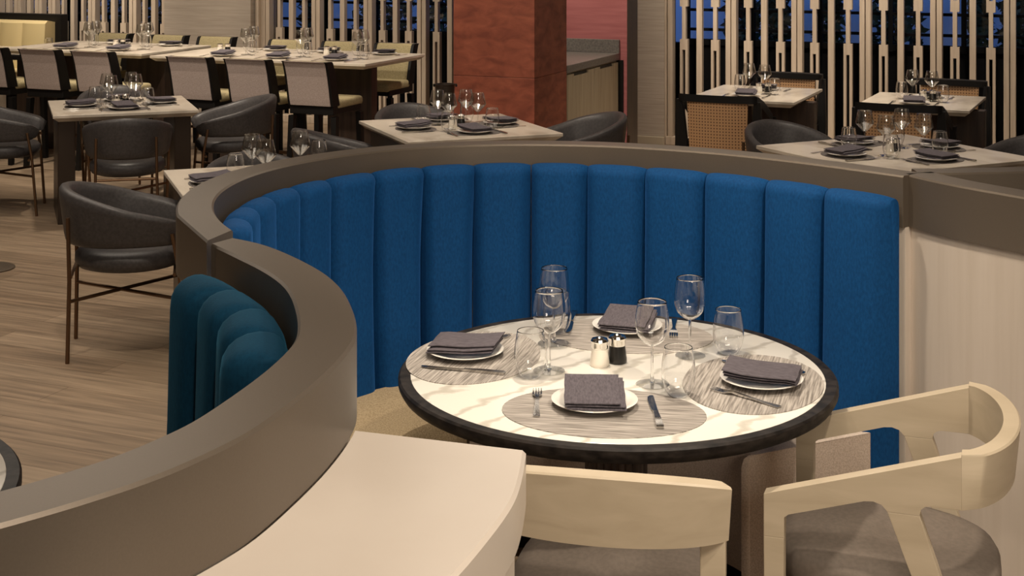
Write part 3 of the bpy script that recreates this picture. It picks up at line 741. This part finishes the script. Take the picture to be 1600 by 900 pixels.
def napkin_mesh():
    bm = bmesh.new()
    def layer(x0, x1, y0, y1, z0, th, seed):
        nx, ny = 12, 16; rnd = random.Random(seed)
        ph = rnd.uniform(0, 6)
        def h(x, y):
            return .0012 * math.sin(x * 30 + ph) * math.sin(y * 19 + ph) + .75 * max(0, y + .02) ** 2 - .12 * max(0, -y - .07)
        top = [[None] * (ny + 1) for _ in range(nx + 1)]; bot = [[None] * (ny + 1) for _ in range(nx + 1)]
        for i in range(nx + 1):
            for j in range(ny + 1):
                x = x0 + (x1 - x0) * i / nx; y = y0 + (y1 - y0) * j / ny
                wob = .0007 * math.sin(j * .8 + ph) * (1 if i in (0, nx) else 0); wy = .0007 * math.sin(i * .9 + ph) * (1 if j in (0, ny) else 0)
                e = 1 - .35 * (1 if i in (0, nx) or j in (0, ny) else 0)
                z = z0 + h(x, y)
                top[i][j] = bm.verts.new((x + wob, y + wy, z + th * e)); bot[i][j] = bm.verts.new((x + wob, y + wy, z + th * (1 - e)))
        for i in range(nx):
            for j in range(ny):
                bm.faces.new((top[i][j], top[i + 1][j], top[i + 1][j + 1], top[i][j + 1])); bm.faces.new((bot[i][j + 1], bot[i + 1][j + 1], bot[i + 1][j], bot[i][j]))
        per_t = [top[i][0] for i in range(nx)] + [top[nx][j] for j in range(ny)] + [top[i][ny] for i in range(nx, 0, -1)] + [top[0][j] for j in range(ny, 0, -1)]
        per_b = [bot[i][0] for i in range(nx)] + [bot[nx][j] for j in range(ny)] + [bot[i][ny] for i in range(nx, 0, -1)] + [bot[0][j] for j in range(ny, 0, -1)]
        n = len(per_t)
        for k in range(n): bm.faces.new((per_t[k], per_t[(k + 1) % n], per_b[(k + 1) % n], per_b[k]))
    layer(-.066, .074, -.096, .086, .0, .006, 1)
    layer(-.07, .072, -.093, .088, .0065, .006, 2)
    layer(-.073, .06, -.094, .09, .013, .008, 3)
    return bm
def napkin(label, loc, rz):
    o = link('folded_napkin', napkin_mesh(), NAPKIN, None, True, .8); o.location = loc; o.rotation_euler = (0, 0, rz); return tag(o, label, 'napkin')
def fork_mesh():
    bm = bmesh.new()
    def sec(y, w, z, th=.0022): return [(-w, y, z), (w, y, z), (w, y, z + th), (-w, y, z + th)]
    bm_loft(bm, [sec(-.1, .0075, .001), sec(-.095, .0085, .001), sec(-.05, .0062, .002), sec(0, .0042, .006), sec(.03, .0045, .008), sec(.045, .0105, .006), sec(.058, .0122, .003)])
    for k in range(4):
        x = -.0098 + k * .0065
        bm_loft(bm, [[(x - .002, .058, .003), (x + .002, .058, .003), (x + .002, .058, .0052), (x - .002, .058, .0052)], [(x - .0018, .08, .002), (x + .0018, .08, .002), (x + .0018, .08, .004), (x - .0018, .08, .004)], [(x - .0011, .1, .005), (x + .0011, .1, .005), (x + .0011, .1, .0064), (x - .0011, .1, .0064)]])
    return bm
def knife_parts(t):
    def sec(y, x0, x1, z0, z1): return [(x0, y, z0), (x1, y, z0), (x1, y, z1), (x0, y, z1)]
    link('handle', loft([sec(-.115, -.0075, .0075, .001, .006), sec(-.11, -.0088, .0088, .0005, .0078), sec(-.05, -.0072, .0072, .0005, .0078), sec(-.012, -.0055, .0055, .001, .0068), sec(-.004, -.0065, .0065, .001, .0068)]), STEEL, t, True, .5)
    link('blade', loft([sec(-.004, -.005, .005, .002, .0052), sec(.01, -.009, .006, .003, .0045), sec(.08, -.0115, .006, .003, .0042), sec(.105, -.009, .006, .003, .004), sec(.115, -.002, .005, .003, .0038)]), STEEL, t, True, .5)
def knife(label, loc, rz):
    t = thing('table_knife', label, 'knife', loc, rz); knife_parts(t); return t
def fork(label, loc, rz):
    o = link('table_fork', fork_mesh(), STEEL, None, True, .6); o.location = loc; o.rotation_euler = (0, 0, rz); return tag(o, label, 'fork')
def placemat(label, loc, rz, m=MATWEAVE):
    bm = bmesh.new(); bm_loft(bm, [[(x, y, 0) for x, y in oval(.245, .176)], [(x, y, .002) for x, y in oval(.245, .176)]])
    o = link('oval_placemat', bm, m); o.location = loc; o.rotation_euler = (0, 0, rz); return tag(o, label, 'placemat')
def shaker(name, label, loc, m, cat):
    t = thing(name, label, cat, loc)
    link('body', lathe([(0, 0), (.0245, 0), (.0258, .003), (.0255, .012), (.0215, .042), (.021, .046), (0, .046)], 32), m, t, True, .9)
    link('cap', lathe([(0, .0462), (.0215, .0462), (.0225, .05), (.0222, .06), (.024, .066), (.021, .0715), (.012, .072), (.01, .0685), (0, .0685)], 32), CHROME, t, True, .7)
    return t
PROTO = {}
def put(kind, maker, label, loc, rz=0, group=None, *extra):
    if kind not in PROTO:
        PROTO[kind] = maker(label, loc, rz) if kind in ('napkin', 'knife', 'fork') else (maker(label, loc, rz, *extra) if kind.startswith('mat') else maker(label, loc))
        o = PROTO[kind]
        if group: o['group'] = group
        return o
    return dup(PROTO[kind], loc, rz, label, group)

# main table: four places
seats = {'near': (.219, 3.385, 'nearest the camera', .0), 'left': (-.1, 3.83, 'at the left side', 0), 'right': (.615, 3.605, 'at the right side', 0), 'far': (.327, 4.035, 'at the far side', 0)}
for key, (x, y, w_, _) in seats.items():
    rad = math.atan2(y - TC.y, x - TC.x); rz = rad + PI / 2     # local -y points outward to the diner
    put('mat', placemat, 'oval grey woven placemat %s of the round booth table' % w_, (x, y, TZ), rz)
    px_, py_ = {'near': (.2, 3.43), 'left': (-.127, 3.845), 'right': (.635, 3.60), 'far': (.337, 4.09)}[key]
    put('plate', plate, 'white plate under a folded napkin %s of the round booth table' % w_, (px_, py_, TZ + .002), 0)
    q = {'near': (.0, .0), 'left': (.005, 0), 'right': (.0, 0), 'far': (.0, 0)}[key]
    put('napkin', napkin, 'grey linen napkin folded on the plate %s of the round booth table' % w_, (px_ + q[0], py_ + q[1], TZ + .0225), rz + {'near': .12, 'left': .1, 'right': .0, 'far': PI - .1}[key])
def P3(x, y, z=TZ): p = at(x, y, z); return (p.x, p.y, z)
def lay(maker, kind, label, tip, tail):   # cutlery from tip pixel to tail pixel on the mats
    a, b_ = at(*tip, TZ + .003), at(*tail, TZ + .003); m_ = (a + b_) / 2
    put(kind, maker, label, (m_.x, m_.y, TZ + .0022), math.atan2(a.y - b_.y, a.x - b_.x) - PI / 2)
lay(fork, 'fork', 'steel fork left of the plate nearest the camera on the round booth table', (840, 603), (838, 659))
lay(knife, 'knife', 'steel knife right of the plate nearest the camera on the round booth table', (1016, 616), (1033, 674))
lay(knife, 'knife', 'steel knife along the near edge of the left placemat on the round booth table', (657, 573), (790, 585))
lay(fork, 'fork', 'steel fork behind the left plate on the round booth table', (797, 526), (690, 533))
lay(knife, 'knife', 'steel knife along the far edge of the right placemat on the round booth table', (1125, 564), (1260, 586))
lay(fork, 'fork', 'steel fork along the near edge of the right placemat on the round booth table', (1102, 605), (1230, 640))
lay(fork, 'fork', 'steel fork right of the far plate on the round booth table', (1052, 531), (1054, 496))
lay(knife, 'knife', 'dark reflecting steel knife left of the far plate on the round booth table', (886, 520), (898, 488))
for (x, y), lab in (((866, 537), 'stemmed wine glass rising highest against the blue back, left of centre of the round table'), ((858, 580), 'stemmed wine glass behind the left tumbler on the round table'),
                    ((1019, 601), 'stemmed wine glass right of the pepper shaker on the round table'), ((1078, 556), 'stemmed wine glass between the two right hand tumblers, furthest right on the round table')):
    put('wg', wine_glass_round, lab, P3(x, y))
for p, lab in ((P3(829, 590), 'stemless tumbler beside the left placemat of the round table'), (P3(1060, 619), 'stemless tumbler by the near knife on the round table'),
               (P3(1138, 553), 'stemless tumbler standing by the right placemat against the blue back'), ((.128, 4.057, TZ), 'stemless tumbler hidden behind the tallest looking wine glass at the left of the round table')):
    put('tum', tumbler, lab, p)
put('salt', lambda l, p: shaker('salt_shaker', l, p, SALTW, 'shaker'), 'white salt shaker with chrome top in the middle of the round booth table', P3(937, 571))
put('pep', lambda l, p: shaker('pepper_shaker', l, p, PEPB, 'shaker'), 'black pepper shaker with chrome top in the middle of the round booth table', P3(964.5, 566))

# other tables
def place(key, x, y, ang, who, mat_=True, glasses=1, tum=1, cut=True, dy=.0):
    """one place setting; x,y = plate in table coordinates, ang = direction the diner faces (table frame)"""
    loc, rz, w, d, zt = TB[key]; z = zt
    R = lambda dx, dy_: tcorner(key, x + dx * math.cos(ang) - dy_ * math.sin(ang), y + dx * math.sin(ang) + dy_ * math.cos(ang))
    a = rz + ang; p = R(0, 0)
    if mat_:
        q = R(0, .01); put('matd', placemat, 'dark oval placemat %s' % who, (q.x, q.y, z), a, None, MATDARK).scale = (.68, .68, 1)
    zz = z + (.002 if mat_ else 0)
    put('plate', plate, 'white plate %s' % who, (p.x, p.y, zz), 0)
    put('napkin', napkin, 'dark folded napkin on the plate %s' % who, (p.x, p.y, zz + .0205), a + .15)
    if cut:
        q = R(-.15, -.01); put('fork', fork, 'fork %s' % who, (q.x, q.y, zz), a); q = R(.15, -.01); put('knife', knife, 'knife %s' % who, (q.x, q.y, zz), a)
    if glasses:
        q = R(.09, .19); put('wga', wine_glass_angular, 'angular stemmed wine glass %s' % who, (q.x, q.y, z), 0)
    if tum:
        q = R(.17, .155); put('tum', tumbler, 'stemless tumbler %s' % who, (q.x, q.y, z), 0)
def shakers(key, x, y, who):
    z = TB[key][4]; p = tcorner(key, x, y); put('salt', None, 'white salt shaker %s' % who, (p.x, p.y, z)); p = tcorner(key, x + .06, y + .02); put('pep', None, 'black pepper shaker %s' % who, (p.x, p.y, z))
four = 'of the marble table '
for key, nm in (('left', 'of the left slab leg table'), ('mid', 'of the red column table'), ('right', 'of the right partition table')):
    loc, rz, w, d, zt = TB[key]
    place(key, 0, -d / 2 + .2, 0, 'at the near side ' + nm); place(key, 0, d / 2 - .2, PI, 'at the far side ' + nm)
    place(key, -w / 2 + .2, 0, -PI / 2, 'at the left side ' + nm); place(key, w / 2 - .2, 0, PI / 2, 'at the right side ' + nm)
    shakers(key, -.03, 0.0, 'in the middle ' + nm)
w, d = TB['rail'][2], TB['rail'][3]
place('rail', -w / 2 + .17, -.1, -PI / 2, 'of the table behind the left partition curve', glasses=0, tum=0)
z_ = TB['rail'][4]
for (x, y), lab in (((394, 280.5), 'angular wine glass behind the partition curve, left one of the pair'), ((415, 291), 'angular wine glass behind the partition curve, right one of the pair'), ((469, 274), 'angular wine glass standing alone behind the partition curve, right of the pair')):
    p = at(x, y, z_); put('wga', wine_glass_angular, lab, (p.x, p.y, z_))
for (x, y), lab in (((368, 280), 'low tumbler behind the partition curve, left of the wine glass pair'), ((498, 256.5), 'low tumbler behind the partition curve, right of the lone wine glass')):
    p = at(x, y, z_); put('tum', tumbler, lab, (p.x, p.y, z_))
for key, nm in (('cane_l', 'on the left cane chair table'), ('cane_r', 'on the right cane chair table')):
    d = TB[key][3]
    place(key, -.02, -d / 2 + .24, 0, 'on the near side ' + nm, mat_=False); place(key, .02, d / 2 - .24, PI, 'on the window side ' + nm, mat_=False)
    shakers(key, .0, .06, nm)
d = TB['bar'][3]
for i, x in enumerate((.62, .1, -.42)):
    place('bar', x, -d / 2 + .2, 0, 'near side of the long bar table, %s from right' % ords[i], mat_=False); place('bar', x + .1, d / 2 - .2, PI, 'window side of the long bar table, %s from right' % ords[i], mat_=False)
shakers('bar', .3, .1, 'near the right end of the long bar table'); shakers('bar', -.66, .0, 'near the left end of the long bar table')
d = TB['bar2'][3]
for i, x in enumerate((.36, -.2)):
    place('bar2', x, -d / 2 + .2, 0, 'near side of far left bar table, %s from right' % ords[i], mat_=False); place('bar2', x + .1, d / 2 - .2, PI, 'window side of far left bar table, %s from right' % ords[i], mat_=False)
shakers('bar2', .1, .0, 'on the far left bar table')
TB['y'] = (Vector((-4.96, 14.08, 0)), UANG, .95, .6, .76)
place('y', .22, -.1, 0, 'on the small table before the yellow bench', mat_=False, glasses=0)

# wine cooler by the column, floor plate at the left
p = Vector((-.5, 9.95))
t = wc = thing('wine_cooler', 'dark wine cooler on a stand at the left foot of the red column', 'wine cooler', (p.x, p.y, 0))
link('bucket', lathe([(0, .62), (.075, .62), (.08, .63), (.095, .84), (.1, .845), (.1, .85), (.09, .85), (.074, .64), (0, .64)], 32), DKBRONZE, t, True, .7)
link('stand', lathe([(0, 0), (.13, 0), (.13, .012), (.015, .025), (.012, .6), (.07, .615), (0, .619)], 24), DARK, t, True, .7)
for s in (-1, 1): link('handle', lathe([(0, -.012), (.009, -.009), (.012, 0), (.009, .009), (0, .012)], 12, loc=(s * .108, 0, .84)), DARK, t, True)
wc.scale = (.72, .72, 1); wc.location.x += .03
pf = at(-14, 420, 0)
o = link('floor_plate', lathe([(0, 0), (.13, 0), (.13, .008), (.12, .012), (0, .012)], 48), BRONZE, None, True, .6); o.location = (pf.x, pf.y, 0); tag(o, 'dark round metal base plate on the floor at the left edge', 'base plate')

# ------------------------------------------------------------------ light
def spot(x, y, z, tx, ty, tz, power, ang, blend=.6, rad=.06, col=(1, .87, .71)):  # ceiling spots, plus a few added as fill
    l = bpy.data.lights.new('downlight_and_fill', 'SPOT'); l.energy = power; l.spot_size = math.radians(ang); l.spot_blend = blend; l.shadow_soft_size = rad; l.color = col
    o = bpy.data.objects.new('downlight_and_fill', l); C.objects.link(o); o.location = (x, y, z)
    o.rotation_euler = (Vector((tx, ty, tz)) - Vector((x, y, z))).to_track_quat('-Z', 'Y').to_euler(); return o
def area(x, y, z, tx, ty, tz, power, sx, sy, col=(1, .88, .74)):
    l = bpy.data.lights.new('added_fill', 'AREA'); l.energy = power; l.shape = 'RECTANGLE'; l.size = sx; l.size_y = sy; l.color = col  # area fill added for brightness, not a fitting of the room
    o = bpy.data.objects.new('added_fill', l); C.objects.link(o); o.location = (x, y, z)
    o.rotation_euler = (Vector((tx, ty, tz)) - Vector((x, y, z))).to_track_quat('-Z', 'Y').to_euler(); return o
Z = 3.0
spot(.12, 4.1, Z, .27, 3.72, .75, 155, 68, .7, .06)
spot(1.15, 2.3, Z, .9, 3.4, .4, 150, 75, .8)
spot(-.2, 1.5, Z, -.2, 2.2, .9, 75, 80, .8)
spot(-.3, 2.9, Z, .1, 4.7, .9, 90, 75, .9)
area(.7, 1.4, Z, .4, 4.4, .6, 42, 2.0, .6)
spot(1.7, 1.5, 2.35, -.25, 2.5, 1.1, 60, 46, .9, .1)  # low spot added to brighten the face of the near cap rail
area(1.3, .1, 1.9, .5, 3.6, .5, 26, .8, .6)  # wall-height fill added to brighten bench end, rails and near chair back
area(-3, 7, Z, -3, 7, 0, 70, 3, 3); area(1, 7.5, Z, 1, 7.5, 0, 28, 3, 2)
for key, pw in (('left', 110), ('mid', 80), ('right', 80), ('cane_l', 150), ('cane_r', 150)):
    q = TB[key][0]; spot(q.x, q.y - .3, Z, q.x, q.y, .7, pw, 75, .7)
for key in ('bar', 'bar2'):
    q = TB[key][0]
    for dx in (-.6, .6): spot(q.x + dx * UX.x, q.y + dx * UX.y, Z, q.x + dx * UX.x, q.y + dx * UX.y, .9, 110, 70, .7)
    spot(q.x - VX.x * 2.2, q.y - VX.y * 2.2, Z, q.x - VX.x * .6, q.y - VX.y * .6, .8, 190, 75, .8)  # spot added in front to brighten the stool backs
spot(-5.2, 13.2, Z, -5.4, 14.8, .6, 190, 80)
spot(-1.6, 5.2, Z, -2, 6, 0, 90, 90, .9)
spot(-2.4, 3.4, Z, -2.2, 4.4, 0, 60, 90, .9)
for px in (120, 220, 340, 500, 640, 1050, 1170, 1300, 1430, 1560):
    q = RP(wa(px), 1.1); r = RP(wa(px), 0); spot(q.x, q.y, Z, r.x, r.y, 1.1, 72, 80, .6)
spot(-.9, 8.3, Z, -.2, 9.75, .9, 90, 70)
spot(.42, 10.75, Z, .6, 11.75, 1.2, 190, 80)
for a in (-8, -4, 0, 4.5):                  # blue lights added outside to tint the garden wall like dusk
    q = RP(a, -.8); r = RP(a, -4); area(q.x, q.y, 2.9, r.x, r.y, .9, 30, 2.5, .3, (.16, .35, 1))
W = bpy.data.worlds.new('dusk'); S.world = W; W.use_nodes = True
bg = W.node_tree.nodes['Background']; bg.inputs[0].default_value = (.09, .28, 1, 1); bg.inputs[1].default_value = .12

# ------------------------------------------------------------------ camera
cam = bpy.data.cameras.new('camera'); co = bpy.data.objects.new('camera', cam); C.objects.link(co)
cam.sensor_width = 36; cam.lens = F / 1600 * 36; cam.shift_y = (YH - 450) / 1600; cam.clip_start = .05
co.location = (0, 0, CH); co.rotation_euler = (PI / 2, 0, 0)
S.camera = co
S.cycles.transparent_max_bounces = 32
S.view_settings.view_transform = 'Standard'; S.view_settings.look = 'None'; S.view_settings.gamma = 1; S.view_settings.use_curve_mapping = False
S.view_settings.exposure = .12

GROUPS = {'dinner_plate': 'white plates set on the tables', 'folded_napkin': 'dark linen napkins on the plates', 'oval_placemat': 'oval woven placemats', 'table_fork': 'steel forks at the place settings', 'table_knife': 'steel knives at the place settings',
          'wine_glass': 'stemmed wine glasses on the tables', 'water_tumbler': 'stemless water tumblers on the tables', 'salt_shaker': 'white salt shakers on the tables', 'pepper_shaker': 'black pepper shakers on the tables', 'leather_armchair': 'charcoal leather armchairs',
          'bar_stool': 'fabric bar stools at the high tables', 'cane_chair': 'black framed cane chairs', 'garden_shrub': 'shrubs outside the windows', 'slatted_screen': 'slatted oak screens along the back wall', 'curved_partition': 'low bronze capped partitions',
          'square_table': 'marble tables on slab legs', 'bar_table': 'high marble bar tables', 'dining_table': 'small pale dining tables', 'round_table': 'round black rimmed tables'}
for o in list(bpy.data.objects):
    if o.parent is None and 'label' in o and o.name.split('.')[0] in GROUPS: o['group'] = GROUPS[o.name.split('.')[0]]
